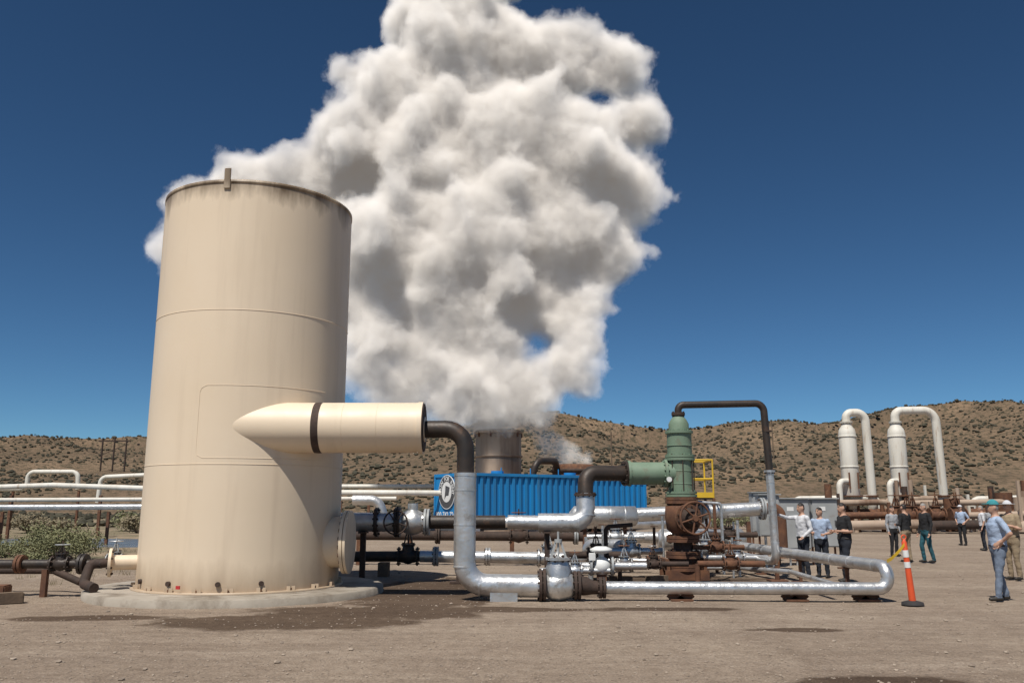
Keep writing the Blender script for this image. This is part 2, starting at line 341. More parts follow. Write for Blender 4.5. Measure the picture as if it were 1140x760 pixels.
me=bpy.data.meshes.new('dry_grass'); me.from_pydata(vs,[],fs); me.materials.append(lm[1]); scene.collection.objects.link(bpy.data.objects.new('dry_grass',me))
vs=[];fs=[]
for _ in range(7500):
    y=6.5+random.random()**1.6*26; x=random.uniform(-.72,.72)*y
    if (x+5.5)**2+(y-17.86)**2<9.2: continue
    r=random.uniform(.006,.018) if random.random()<.95 else random.uniform(.018,.04); o=len(vs); s=[random.uniform(.7,1.2) for _ in iv]; z=gz(x,y)
    for p,k in zip(iv,s): vs.append((x+p.x*r*k,y+p.y*r*k,z+r*.25+p.z*r*.6*k))
    fs.extend((a+o,bb+o,c+o) for a,bb,c in it)
me=bpy.data.meshes.new('loose_gravel'); me.from_pydata(vs,[],fs); me.materials.append(M('stones',(.42,.34,.265),(.20,.155,.12),.9,0,4,0)); scene.collection.objects.link(bpy.data.objects.new('loose_gravel',me))
water=M('pond_water',(.10,.12,.14),(.14,.15,.16),.22,0,1,.1,2)
pts=[]
for k in range(48):
    a=2*math.pi*k/48; pts.append((-24+math.cos(a)*10.6,42+math.sin(a)*6.7,-.06))
o=O('pond_water'); o.add('surface',(pts,[tuple(range(48))],[False]),water); o.build()
# ------------------------------------------------------------------ pad + tank
TC=V((-5.5,17.86,0)); TR=1.95
o=O('concrete_pad'); prof=[(0,.12),(2.82,.12),(2.87,.10),(2.88,-.1)]
o.add('slab',lathe(TC,prof,72),concrete); o.build()
o=O('steam_separator_tank')
o.add('shell',lathe(TC,[(TR,.12),(TR,2.0),(TR,4),(TR,6),(TR,8.0)],128),cream)
o.add('shell_inside',lathe(TC,[(TR-.02,.13),(TR-.02,8.0)],128),drust)
o.add('rim',lathe(TC,[(TR-.02,8.0),(TR+.012,8.002),(TR+.012,7.93),(TR+.001,7.93)],128),cream)
for z in (5.38,2.45): o.add('weld_seam',torus(TC+V((0,0,z)),(0,0,1),TR+.001,.007,128,6),cream)
def onT(a,z): return TC+V((math.cos(math.radians(a))*(TR+.001),math.sin(math.radians(a))*(TR+.001),z))
A0,A1,Z0,Z1=-101,-26,2.56,3.92
pl=[onT(A1,Z1)]+[onT(A1+(A0+4-A1)*k/24,Z1) for k in range(1,25)]+[onT(A0+1,Z1-.05),onT(A0,Z1-.13)]+[onT(A0,Z0+.13),onT(A0+1,Z0+.05)]+[onT(A0+4+(A1-A0-4)*k/24,Z0) for k in range(25)]
o.add('reinforcing_plate_weld',tube(pl,.005,6),cream)
o.add('base_ring',lathe(TC,[(TR,.155),(TR+.09,.155),(TR+.09,.122)],128),cream)
for k in range(22):
    a=2*math.pi*k/22+.06; d=V((math.cos(a),math.sin(a),0)); t=V((-d.y,d.x,0))
    for s in (-.05,.05): o.add('anchor_chairs',boxb(TC+d*(TR+.04)+t*s+V((0,0,.156)),TC+d*(TR+.04)+t*s+V((0,0,.23)),.07,.012),cream)
    o.add('anchor_chairs',cyl(TC+d*(TR+.05)+V((0,0,.15)),TC+d*(TR+.05)+V((0,0,.20)),.014,8),rust)
for a in (-93,80):
    d=V((math.cos(math.radians(a)),math.sin(math.radians(a)),0)); o.add('lifting_lug',box(TC+d*(TR+.02)+V((0,0,8.02)),(.13,.03,.42 if a<0 else .36),math.radians(a+90),.008),cream)
DA=V((-5.4,16.41,3.16)); DB=V((-1.71,16.41,3.16))
o.add('inlet_duct',tube([DA,DB],.48,64),cream)
o.add('duct_end_cap',tube([DB-V((.08,0,0)),DB+V((.012,0,0))],.495,64),cream)
o.add('duct_end_cap',tube([DB+V((.012,0,0)),DB+V((.03,0,0))],.46,64),drust)
o.add('duct_weld_rust',tube([(-3.77,16.41,3.16),(-3.70,16.41,3.16),(-3.63,16.41,3.16)],[.481,.486,.481],64),drust)
for x in (-3.2,-2.55): o.add('duct_seam',torus((x,16.41,3.16),(1,0,0),.479,.005,64,6),cream)
o.add('manway_neck',tube([(-3.9,17.6,.98),(-3.37,17.6,.98)],.5,40),cream)
flange(o,'manway_flange',(-3.34,17.6,.98),(1,0,0),.62,.06,cream,20,rust); flange(o,'manway_flange',(-3.27,17.6,.98),(1,0,0),.62,.05,cream,0)
o.add('drain_nozzle',tube([(-7.2,17.1,.62),(-7.75,16.9,.62)],.14,24),cream); flange(o,'drain_flange',(-7.72,16.91,.62),(-.94,-.34,0),.27,.05,cream,8)
for a in (-138,-112,-84,-62): 
    d=V((math.cos(math.radians(a)),math.sin(math.radians(a)),0)); o.add('weep_holes',cyl(TC+d*(TR-.02)+V((0,0,.3)),TC+d*(TR+.05)+V((0,0,.3)),.045,14),drust)
o.add('tag',box(TC+V((math.cos(math.radians(-104)),math.sin(math.radians(-104)),0))*(TR+.1)+V((0,0,.25)),(.08,.02,.06),math.radians(-14)),M('red_tag',(.5,.03,.03)))
o.build()
# ------------------------------------------------------------------ main discharge pipe
o=O('steam_discharge_pipe')
Y1=16.3
pipe(o,'black_elbow',[(-1.70,16.41,3.13),(-.88,Y1,3.13),(-.88,Y1,2.25)],.165,black,.40)
flange(o,'duct_outlet_collar',(-1.68,16.41,3.13),(1,0,0),.24,.03,cream,0)
insul(o,'insulated_riser',[(-.88,Y1,2.26),(-.88,Y1,.26),(.50,Y1,.24)],.205,.42,.7)
o.add('insulated_riser',tube([(-.88,Y1,2.24),(-.88,Y1,2.30)],.212,24),silver)
fpair(o,'valve_flange',(.56,Y1,.25),(1,0,0),.30,drust,12)
o.add('valve_body',tube([(.62,Y1,.25),(.70,Y1,.25),(.86,Y1,.25),(1.02,Y1,.25),(1.12,Y1,.25)],[.2,.25,.29,.25,.2],24),silver)
o.add('valve_body',tube([(.86,Y1,.2),(.86,Y1,.55),(.86,Y1,.70)],[.27,.24,.19],8),silver)
flange(o,'valve_bonnet',(.86,Y1,.73),(0,0,1),.24,.05,silver,8)
for k in (-1,1): o.add('valve_yoke',boxb((.86+k*.14,Y1,.75),(.86+k*.05,Y1,1.02),.04,.05),grey)
o.add('valve_stem',cyl((.86,Y1,.7),(.86,Y1,1.22),.02,10),grey); o.add('valve_stem',cyl((.86,Y1,1.02),(.86,Y1,1.08),.07,12),grey)
fpair(o,'valve_flange',(1.20,Y1,.25),(1,0,0),.26,drust,10)
o.add('reducer',tube([(1.24,Y1,.25),(1.35,Y1,.24),(1.50,Y1,.21),(1.62,Y1,.21)],[.17,.17,.12,.12],20),drust)
fpair(o,'reducer_flange',(1.66,Y1,.21),(1,0,0),.19,drust,8)
L=[(1.72,Y1,.21),(6.85,16.1,.21),(6.85,16.1,.60),(6.72,17.0,.60),(6.10,27.5,.62),(4.8,27.7,.62)]
insul(o,'insulated_return_line',L,.115,.22,.95)
o.add('saddle',boxb((-.15,Y1-.02,-.05),(-.15,Y1-.02,.16),.5,.3),silver)
for x in (3.1,5.2,6.5):
    for s in (-1,1): o.add('pipe_stand',boxb((x+s*.14,Y1,-.04),(x+s*.03,Y1,.10),.04,.3),rust)
    o.add('pipe_stand',box((x,Y1-.05,.0),(.4,.28,.03)),rust)
for y in (17.6,20,22.5,25): 
    x=6.72-(y-17)*.059; o.add('pipe_stand',boxb((x,y,-.05),(x,y,.49),.06,.06),rust); o.add('pipe_stand',box((x,y,.475),(.34,.08,.03)),rust); o.add('pipe_stand',box((x,y,0),(.34,.3,.03)),rust)
o.build()
# ------------------------------------------------------------------ wellhead
WX,WY=4.0,20.5
o=O('geothermal_wellhead')
def vc(part,prof,mat,seg=32):
    o.add(part,tube([(WX,WY,z) for r,z in prof],[r for r,z in prof],seg),mat)
vc('green_sleeve',[(.30,1.95),(.30,2.76)],green); vc('green_sleeve',[(.29,2.8),(.29,3.40)],green); vc('green_cap',[(.24,3.42),(.24,3.62),(.19,3.72),(.10,3.84)],green)
for z,r in ((1.93,.37),(2.0,.37),(2.78,.35),(2.85,.35),(3.42,.33)): flange(o,'green_flange',(WX,WY,z),(0,0,1),r,.055,green,14,green)
for k in range(8):
    a=k*math.pi/4; o.add('tie_rods',cyl((WX+.325*math.cos(a),WY+.325*math.sin(a),1.9),(WX+.325*math.cos(a),WY+.325*math.sin(a),2.9),.012,6),drust)
for z in (2.2,2.5,3.1): o.add('green_band',torus((WX,WY,z),(0,0,1),.298,.012,32,6),green)
flange(o,'side_outlet_flange',(WX-.36,WY,2.45),(1,0,0),.33,.06,green,12,green); flange(o,'side_outlet_flange',(2.78,WY,2.45),(1,0,0),.30,.06,green,12,green)
o.add('green_side_outlet',tube([(2.72,WY,2.45),(3.9,WY,2.45)],.265,32),green)
vc('master_valve_body',[(.26,1.9),(.26,1.75),(.38,1.68),(.40,1.45),(.36,1.15),(.24,1.05),(.24,.9)],rust,28)
for z,r in ((1.86,.38),(1.78,.38),(.98,.38),(.90,.38)): flange(o,'master_valve_flange',(WX,WY,z),(0,0,1),r,.07,rust,12)
o.add('master_valve_bonnet',tube([(WX,WY,1.4),(WX+.08,WY-.42,1.42),(WX+.12,WY-.62,1.42)],[.30,.24,.14],20),drust)
flange(o,'master_valve_bonnet_flange',(WX+.07,WY-.40,1.42),(.2,-1,0),.32,.06,rust,12)
wheel(o,'master_valve_handwheel',(WX+.16,WY-.72,1.42),(.22,-1,.05),.36,rust,6,.026)
vc('casing_head',[(.22,.9),(.22,.62),(.34,.55),(.34,.40),(.25,.36),(.25,-.1)],drust,24)
for z,r in ((.62,.40),(.54,.40),(.34,.46),(.26,.46)): flange(o,'casing_flange',(WX,WY,z),(0,0,1),r,.07,rust,12)
for s in (-1,1):
    for t in (-1,1): o.add('casing_frame',boxb((WX+s*.42,WY+t*.35,-.05),(WX+s*.42,WY+t*.35,.46),.07,.07),rust)
    o.add('casing_frame',boxb((WX+s*.45,WY-.4,.46),(WX+s*.45,WY+.4,.46),.08,.08),rust)
for t in (-1,1): o.add('casing_frame',boxb((WX-.5,WY+t*.38,.14),(WX+.5,WY+t*.38,.14),.08,.22),rust)
valve(o,'side_valve',(WX+.75,WY-.1,.75),(1,0,0),.10,rust,rust); o.add('side_valve',cyl((WX+.2,WY-.1,.75),(WX+1.4,WY-.1,.75),.055,14),rust)
valve(o,'side_valve_small',(WX-.75,WY-.2,.45),(1,0,0),.08,rust,silver)
o.add('gauge',cyl((WX-.33,WY-.3,2.3),(WX-.33,WY-.36,2.3),.06,16),whitec)
pipe(o,'bleed_line',[(WX,WY,3.8),(WX,WY,4.08),(6.06,WY,4.12),(6.12,WY,2.5)],.085,black,.2)
flange(o,'bleed_flange',(WX,WY,3.86),(0,0,1),.16,.07,drust,8); flange(o,'bleed_flange',(6.12,WY,3.45),(0,0,1),.105,.04,drust,0)
insul(o,'insulated_bleed_line',[(6.12,WY,2.52),(6.16,WY,.42),(5.5,26.2,.45)],.095,.2,.7)
flange(o,'bleed_flange',(6.12,WY,2.5),(0,0,1),.13,.05,silver,8)
o.add('support_post',boxb((6.16,WY,-.05),(6.16,WY,.32),.08,.08),rust); o.add('support_post',box((6.16,WY,0),(.4,.4,.03)),rust)
o.build()
# ------------------------------------------------------------------ flow line to wellhead
o=O('two_phase_flow_line')
A=[(-4.4,20.0,1.33),(-2.0,20.0,1.33)]
pipe(o,'insulated_start',A,.215,silver); bands(o,'insulated_start_bands',A,.215,silver,.5)
flange(o,'line_flange',(-3.1,20,1.33),(1,0,0),.33,.07,black,12)
fpair(o,'line_flange',(-2.62,20,1.33),(1,0,0),.34,black,12); fpair(o,'line_flange',(-1.95,20,1.33),(1,0,0),.30,grey,12)
o.add('valve_block',tube([(-2.55,20,1.33),(-2.4,20,1.33),(-2.28,20,1.33),(-2.16,20,1.33),(-2.02,20,1.33)],[.2,.27,.30,.27,.2],20),silver)
o.add('valve_block',cyl((-2.28,20,1.33),(-2.28,20,1.75),.12,16),silver)
wheel(o,'handwheel',(-2.62,19.62,1.33),(.2,-1,0),.26,drust,5)
pipe(o,'black_run',[(-1.9,20,1.33),(-.15,20,1.33)],.15,black)
insul(o,'insulated_bend',[(-.1,20,1.33),(.75,20,1.31)],.16,.3,.45)
insul(o,'insulated_elbow',[(.6,20,1.31),(1.70,20,1.31),(1.70,20.1,1.95)],.215,.38,.4)
pipe(o,'black_elbow',[(1.70,20.1,1.95),(1.72,20.2,2.45),(2.76,20.5,2.45)],.18,black,.38)
flange(o,'elbow_flange',(1.70,20.1,1.95),(0,0,1),.26,.05,drust,10); flange(o,'elbow_flange',(2.68,20.48,2.45),(1,.25,0),.29,.06,black,12)
for x in (-3.4,-1.2,.8): 
    o.add('line_support',boxb((x,20,-.05),(x,20,1.1),.12,.12),drust); o.add('line_support',box((x,20,1.1),(.16,.5,.04)),drust); o.add('line_support',box((x,20,0),(.4,.4,.04)),drust)
o.build()
o=O('condensate_line')
insul(o,'pipe',[(-2.3,22,.46),(1.9,22,.40),(1.9,22,.75),(2.7,21.4,.75)],.145,.3)
pipe(o,'black_start',[(-4.6,21.8,.46),(-2.3,22,.46)],.13,black); valve(o,'valve',(-2.6,21.98,.46),(1,0,0),.15,black,drust,.7)
valve(o,'valve_mid',(.9,22,.42),(1,0,0),.15,silver,drust)
fpair(o,'flange',(-1.9,22,.46),(1,0,0),.24,grey,10); fpair(o,'flange',(-.6,22,.45),(1,0,0),.22,silver,10)
for x in (-3.2,-1.1,1.3): o.add('support',box((x,22,.14),(.25,.4,.34)),wood)
o.build()
o=O('flow_line_dark')
pipe(o,'pipe',[(-5.5,26,.85),(3.0,26,.80)],.14,drust,.3); insul(o,'insulated_end',[(3.0,26,.80),(4.8,25,.80),(6.5,25,.8)],.16,.3,.5)
fpair(o,'flange',(-2.2,26,.84),(1,0,0),.25,drust,10); fpair(o,'flange',(1.9,26,.82),(1,0,0),.25,grey,10); valve(o,'valve',(.2,26,.83),(1,0,0),.16,drust,rust)
for x in (-4.5,-1.2,2.2): o.add('support',boxb((x,26,-.05),(x,26,.72),.2,.2),rust)
pipe(o,'second_pipe',[(-5.5,30,1.9),(-4.6,30,1.9),(-4.4,30,1.2),(4,30,1.1),(7,31,1.1)],.17,silver,.4)
for x in (-3.5,0,3.5): o.add('support',boxb((x,30,-.05),(x,30,1.0),.15,.15),rust)
o.build()
o=O('muffler_line')
o.add('muffler',tube([(1.65,24,1.38),(1.72,24,1.42),(3.4,24,1.42),(3.47,24,1.42)],[.16,.27,.27,.16],28),silver)
bands(o,'muffler_bands',[(1.7,24,1.42),(3.4,24,1.42)],.27,silver,.45)
insul(o,'pipe',[(3.4,24,1.45),(6.9,24,1.62)],.19,.3,.5)
fpair(o,'flange',(5.2,24,1.54),(1,0,0),.3,grey,12); fpair(o,'flange',(6.9,24,1.62),(1,0,0),.3,grey,12)
pipe(o,'down_leg',[(6.9,24,1.62),(7.4,24,1.64),(7.4,24,.3)],.15,rust,.3)
for x in (2.0,3.1,4.9,6.5): o.add('support',boxb((x,24,-.05),(x,24,1.28),.1,.1),rust); 
o.add('side_tank',tube([(4.2,25.2,.75),(4.3,25.2,.75),(6.6,25.2,.75),(6.7,25.2,.75)],[.2,.3,.3,.2],24),silver)
for x in (4.6,6.3): o.add('side_tank_saddle',box((x,25.2,.22),(.12,.5,.5)),rust)
o.build()
o=O('valve_manifold')
random.seed(11)
for x,y,z,r,m in ((1.35,18.9,.33,.09,silver),(2.5,19.6,.40,.10,silver),(3.1,19.2,.45,.08,drust),(2.0,20.9,.55,.12,drust),(2.9,21.3,.62,.12,silver),(4.9,19.7,.42,.10,rust),(5.5,21.5,.45,.1,silver),(5.0,22.6,.6,.13,silver),(2.7,22.8,.9,.11,silver),(5.7,23.0,.95,.10,drust)):
    valve(o,'valve',(x,y,z),(1,0,0),r,m,rust if m is silver else m)
    o.add('branch_pipe',cyl((x-.75,y,z),(x+.75,y,z),r*.7,14),m)
    o.add('branch_pipe',cyl((x-.75,y,z),(x-.75,y,-.05),r*.6,12),m)
pipe(o,'drain_pipe',[(1.3,18.9,.33),(2.1,18.9,.33),(2.1,20.6,.33),(3.6,20.6,.33)],.06,silver)
pipe(o,'drain_pipe',[(4.4,20.2,.3),(5.2,20.2,.3),(6.0,19.0,.3),(6.0,16.5,.25)],.05,silver)
pipe(o,'drain_pipe',[(2.4,23,.3),(5.8,22.2,.3)],.07,silver); pipe(o,'riser',[(2.25,21,.1),(2.25,21,1.2),(2.9,21,1.25)],.05,drust)
pipe(o,'riser',[(5.05,21,.1),(5.05,21,1.75),(4.3,21,1.8)],.035,silver)
for k in range(9):
    x=random.uniform(2.2,6.2); y=random.uniform(21,25); h=random.uniform(.7,1.5); o.add('small_riser',cyl((x,y,-.05),(x,y,h),random.uniform(.025,.05),8),random.choice((silver,drust,silver))); wheel(o,'small_wheel',(x,y,h+.02),(0,0,1),.1,rust,4)
for x in (1.1,2.4,3.2): o.add('timber_blocking',box((x,19.5,.08),(.5,.2,.2),random.random()),wood)
o.build()
o=O('control_valve')
o.add('body',ell((1.93,19.0,.42),(.2,.2,.2)),whitec); flange(o,'flange',(1.70,19,.42),(1,0,0),.2,.05,grey,8); flange(o,'flange',(2.16,19,.42),(1,0,0),.2,.05,grey,8)
o.add('bonnet',cyl((1.93,19,.5),(1.93,19,.74),.06,14),whitec); o.add('actuator',tube([(1.93,19,.68),(1.93,19,.73),(1.93,19,.78),(1.93,19,.83)],[.1,.24,.24,.12],24),whitec)
o.add('positioner',box((1.72,18.85,.62),(.14,.1,.16),0,.01),whitec); o.add('pipe',cyl((1.2,19,.42),(1.7,19,.42),.08,16),silver); o.add('pipe',cyl((2.16,19,.42),(2.9,19,.42),.08,16),silver)
o.add('foot',boxb((1.93,19,-.03),(1.93,19,.25),.2,.2),rust)
o.build()
o=O('access_platform')
px0,px1,py0,py1,pz=4.78,5.35,23.0,24.0,1.9
o.add('deck',box(((px0+px1)/2,(py0+py1)/2,pz),(px1-px0,py1-py0,.06)),dgrey)
for x in (px0,px1):
    for y in (py0,py1):
        o.add('posts',boxb((x,y,-.05),(x,y,pz),.07,.07),rust); o.add('railing',cyl((x,y,pz),(x,y,pz+1.0),.025,8),yellow)
for z in (.5,1.0):
    for a,b2 in (((px0,py0),(px1,py0)),((px1,py0),(px1,py1)),((px1,py1),(px0,py1))): o.add('railing',cyl((*a,pz+z),(*b2,pz+z),.024,8),yellow)
o.add('toe_board',box(((px0+px1)/2,py0-.03,pz+.08),(px1-px0,.02,.14)),yellow)
o.build()
for x,y,wd,ht,z0 in ((7.35,25.0,.6,1.15,.85),(8.35,26,.95,1.45,.45),(9.35,26.2,.8,1.4,.5),(7.9,27.5,.7,1.2,.9)):
    o=O('electrical_cabinet'); o.add('enclosure',box((x,y,z0+ht/2),(wd,.35,ht),0,.015),grey); o.add('door',box((x,y-.185,z0+ht/2),(wd-.06,.02,ht-.06),0,.006),grey)
    o.add('handle',box((x+wd*.36,y-.21,z0+ht/2),(.03,.03,.16)),dgrey); o.add('nameplate',box((x-wd*.1,y-.2,z0+ht*.8),(.2,.006,.12)),whitec)
    o.add('rain_hood',box((x,y-.03,z0+ht+.02),(wd+.06,.46,.03)),grey)
    for s in (-1,1): o.add('legs',boxb((x+s*wd*.42,y+.1,-.05),(x+s*wd*.42,y+.1,z0),.05,.05),rust)
    o.add('conduit',cyl((x-.1,y+.05,-.05),(x-.1,y+.05,z0),.03,8),silver); o.add('conduit',cyl((x+.1,y+.05,-.05),(x+.1,y+.05,z0),.03,8),silver)
    o.build()
# ------------------------------------------------------------------ blue tank trailer
o=O('blue_tank_trailer')
th_=math.radians(33); C0=V((-2.62,45,0)); ex=V((math.cos(th_),math.sin(th_),0)); ey=V((-ex.y,ex.x,0)); Lc,Wc=12.6,2.95
def lp(x,y,z): return C0+ex*x+ey*y+V((0,0,z))
def lbox(part,x0,x1,y0,y1,z0,z1,m): o.add(part,box(lp((x0+x1)/2,(y0+y1)/2,(z0+z1)/2),(x1-x0,y1-y0,z1-z0),th_),m)
lbox('body',0,Lc,0,Wc,.75,3.4,blue)
nr=30
for k in range(nr):
    x=.28+k*(Lc-.5)/nr; lbox('side_ribs',x,x+.16,-.09,-.001,.85,3.25,blue)
lbox('frame_rail',-.03,Lc+.03,-.13,.0,3.28,3.43,blue); lbox('frame_rail',-.03,Lc+.03,-.13,0,.70,.86,blue)
for x in (-.03,Lc-.12): lbox('corner_post',x,x+.15,-.12,0,.86,3.28,blue)
lbox('end_frame',-.06,0,-.03,Wc,3.25,3.42,blue); lbox('end_frame',-.06,0,-.03,Wc,.7,.85,blue)
for y in (0,Wc-.14): lbox('end_frame',-.055,0,y,y+.14,.86,3.25,blue)
lbox('chassis',-.2,Lc,.5,Wc-.5,.45,.69,dgrey)
for x in (.9,Lc-1.2,Lc-2.4):
    for y in (.15,Wc-.15): o.add('wheels',tube([lp(x,y-.14,.5),lp(x,y-.12,.5),lp(x,y+.12,.5),lp(x,y+.14,.5)],[.42,.5,.5,.42],24),rubber); o.add('wheel_hubs',cyl(lp(x,y-.15,.5),lp(x,y+.15,.5),.24,16),whitec)
for k in range(7): 
    x=.6+k*1.9; o.add('top_rail',cyl(lp(x,.1,3.4),lp(x,.1,3.75),.03,8),blue)
o.add('hatch',cyl(lp(3,1.3,3.4),lp(3,1.3,3.62),.35,20),blue); o.add('hatch',cyl(lp(8,1.3,3.4),lp(8,1.3,3.62),.35,20),blue)
ec=lp(-.065,Wc/2,2.45)
o.add('emblem_disc',cyl(ec+ex*.03,ec-ex*.01,.90,48),whitec); o.add('emblem_ring',cyl(ec-ex*.01,ec-ex*.014,.86,48),dgrey); o.add('emblem_face',cyl(ec-ex*.014,ec-ex*.018,.54,48),whitec)
R=lambda a,r:ec-ex*.022+(-ey*math.cos(a)+V((0,0,1))*math.sin(a))*r
o.add('emblem_figure',([R(.6,.42),R(1.9,.36),R(2.9,.15),R(4.2,.45),R(4.6,.2),R(5.6,.3)],[(0,1,2,3,4,5)],[False]),dgrey)
def glyph(ch,size,base,rt,up,mat):
    cu=bpy.data.curves.new('t','FONT'); cu.body=ch; cu.size=size; cu.align_x='CENTER'; cu.offset=size*.02; cu.resolution_u=3; ob=bpy.data.objects.new('t',cu); scene.collection.objects.link(ob)
    bpy.context.view_layer.update(); me=bpy.data.meshes.new_from_object(ob.evaluated_get(bpy.context.evaluated_depsgraph_get()))
    g=([base+rt*v.co.x+up*v.co.y for v in me.vertices],[tuple(p.vertices) for p in me.polygons],[False]*len(me.polygons)); bpy.data.objects.remove(ob); bpy.data.meshes.remove(me)
    if g[1]: o.add('lettering',g,mat)
txt='RAIN FOR RENT'
for i,ch in enumerate(txt):
    if ch==' ': continue
    a=math.pi*(1.03-.088*i*1.0); rt=-ey; u=V((0,0,1)); rad=rt*math.cos(a)+u*math.sin(a); tan=rt*math.sin(a)-u*math.cos(a)
    glyph(ch,.32,ec-ex*.02+rad*.59,tan,rad,whitec)
glyph('800-742-7246',.42,lp(-.07,Wc/2,1.12),-ey,V((0,0,1)),whitec)
o.build()
# ------------------------------------------------------------------ silencer stack
o=O('silencer_stack'); SC=V((-.95,60,0))
o.add('shell',lathe(SC,[(1.6,-.1),(1.6,3),(1.6,6.9),(1.5,6.9),(1.5,2)],48),stackm)
for z in (6.75,5.1,3.2): o.add('stiffener_ring',lathe(SC,[(1.6,z-.08),(1.68,z-.06),(1.68,z+.06),(1.6,z+.08)],48),stackm)
for k in range(10):
    a=2*math.pi*k/10; o.add('lugs',box(SC+V((math.cos(a)*1.64,math.sin(a)*1.64,6.6)),(.1,.1,.35),a),rust)
o.build()
o=O('rusty_flash_vessel'); o.add('shell',lathe(V((4.3,60,0)),[(1.5,-.1),(1.5,4.4),(1.35,4.55),(1.2,4.55),(1.2,2)],40),rust); o.add('ring',lathe(V((4.3,60,0)),[(1.5,4.0),(1.6,4.02),(1.6,4.2),(1.5,4.22)],40),drust)
pipe(o,'inlet',[(1.0,56,2.5),(1.6,56,4.6),(2.9,58,4.7),(3.2,60,4.0)],.22,black,.6); o.build()
# ------------------------------------------------------------------ separators to the right
def sep(x,y,dx,top):
    o=O('cyclone_separator'); c=V((x,y,0))
    o.add('vessel',lathe(c,[(.0,1.4),(.35,1.5),(.58,1.9),(.58,6.7),(.52,7.0),(.38,7.2),(0.30,7.45)],36),white)
    for z in (2.2,4.4,6.5): o.add('vessel_band',lathe(c,[(.58,z-.05),(.62,z-.04),(.62,z+.04),(.58,z+.05)],36),white)
    for k in range(4):
        a=k*math.pi/2+.5; o.add('legs',boxb(c+V((math.cos(a)*.5,math.sin(a)*.5,-.1)),c+V((math.cos(a)*.5,math.sin(a)*.5,2.1)),.12,.12),rust)
    pipe(o,'overhead_pipe',[c+V((0,0,7.4)),c+V((.02,0,top)),c+V((dx,0,top+.05)),c+V((dx+.1,0,1.2)),c+V((dx+.1,5,1.0))],.29,white,.85,20,9)
    fpair(o,'top_flange',c+V((0,0,7.5)),(0,0,1),.42,white,10); fpair(o,'pipe_flange',c+V((dx+.08,0,2.4)),(0,0,1),.42,rust,10)
    pipe(o,'inlet_pipe',[c+V((-.2,-.3,3.4)),c+V((-1.1,-.8,3.4)),c+V((-1.1,-.8,.6))],.2,white,.4)
    pipe(o,'drain_pipe',[c+V((0,0,1.5)),c+V((0,0,.6)),c+V((-2.2,-.5,.6))],.18,rust,.4)
    o.add('platform',box(c+V((0,-.2,2.4)),(1.7,1.6,.08)),rust)
    for k in (-1,1): o.add('level_gauge',cyl(c+V((.3*k,-.62,2.9)),c+V((.3*k,-.62,4.0)),.06,8),rust)
    o.build()
sep(23.5,60,1.35,8.15); sep(26.95,60,2.85,8.3)
random.seed(5)
o=O('rusty_pipe_rack')
for k in range(46):
    x=random.uniform(21,42); y=random.uniform(55,64); h=random.uniform(1.2,3.6); m=random.choice((rust,rust,rust,stackm,white,drust))
    o.add('uprights',boxb((x,y,-.1),(x,y,h),.16,.16) if k%2 else cyl((x,y,-.1),(x,y,h),random.uniform(.1,.24),12),m)
for y,z,m,r in ((57,1.1,rust,.22),(58.5,1.9,stackm,.2),(60,1.2,rust,.3),(62,2.2,white,.22),(63,1.5,rust,.2),(56,.5,drust,.3)):
    x=random.uniform(20,23)
    while x<40:
        x1=x+random.uniform(3,8); mm_=random.choice((m,rust,stackm)); pipe(o,'header_pipe',[(x,y,.1),(x,y,z),(x1,y,z+.1),(x1,y,.2)],r,mm_,.5); x=x1+random.uniform(.3,1.2)
for k in range(8):
    x=random.uniform(21,37); valve(o,'valves',(x,57-k*.1,1.15),(1,0,0),.3,rust,rust)
for k in range(10):
    x=random.uniform(27,41); y=random.uniform(57,61); o.add('drum',cyl((x,y,.1),(x,y,random.uniform(1.5,2.8)),random.uniform(.3,.6),18),random.choice((rust,stackm,stackm)))
o.build()
o=O('white_expansion_loop')
pipe(o,'pipe',[(33,54,1.2),(34.3,54,1.2),(34.4,54,3.9),(37.8,54,4.0),(37.9,54,1.2),(46,54,1.2)],.26,white,.6)
pipe(o,'lower_pipe',[(34.8,53,.5),(34.9,53,2.8),(44,53,2.9)],.22,white,.6)
for x in (33.8,38.5): o.add('support',boxb((x,54,-.1),(x,54,1.0),.2,.2),rust)
o.build()
# ------------------------------------------------------------------ pipelines to the left / behind
o=O('white_pipeline')
pipe(o,'long_run',[(-50,52,2.2),(-26.5,50,2.9),(-14,47,2.45),(-6,46,2.4),(-3.6,47,2.4)],.15,white,1)
pipe(o,'low_run',[(-45,41,1.55),(-8,40,1.72)],.13,silver,1); pipe(o,'low_run_b',[(-45,44,1.95),(-6,45,2.1)],.10,white,1)
pipe(o,'loop',[(-60,66,3.0),(-37,66,3.0),(-37,66,4.3),(-33.2,66,4.3),(-33.1,66,3.0)],.17,white,.5)
pipe(o,'loop_b',[(-31.5,66,2.0),(-31.4,66,3.9),(-27,66,4.1),(-18,66,4.1),(-17,66,3.2),(-2,66,3.2)],.17,white,.5)
for x in range(-44,-6,5):
    o.add('stanchions',boxb((x,41,-.5),(x,41,1.45),.12,.12),rust); o.add('stanchions',boxb((x+1,48.5,-.1),(x+1,48.5,2.3),.14,.14),rust); o.add('stanchions',boxb((x-4,66,-.1),(x-4,66,2.9),.15,.15),rust)
o.build()
o=O('power_pole')
for dx in (0,3.4,6.8):
    x=-117+dx; y=245; z=hz(x,y); o.add('poles',cyl((x,y,z-.5),(x,y,z+9.5),.24,8),drust)
z=hz(-113,245)+8.6; o.add('crossarm',boxb((-118.2,245,z),(-109,245,z),.3,.4),drust); o.add('crossarm',boxb((-117,245,z-4),(-110.2,245,z-1),.16,.16),drust)
o.build()
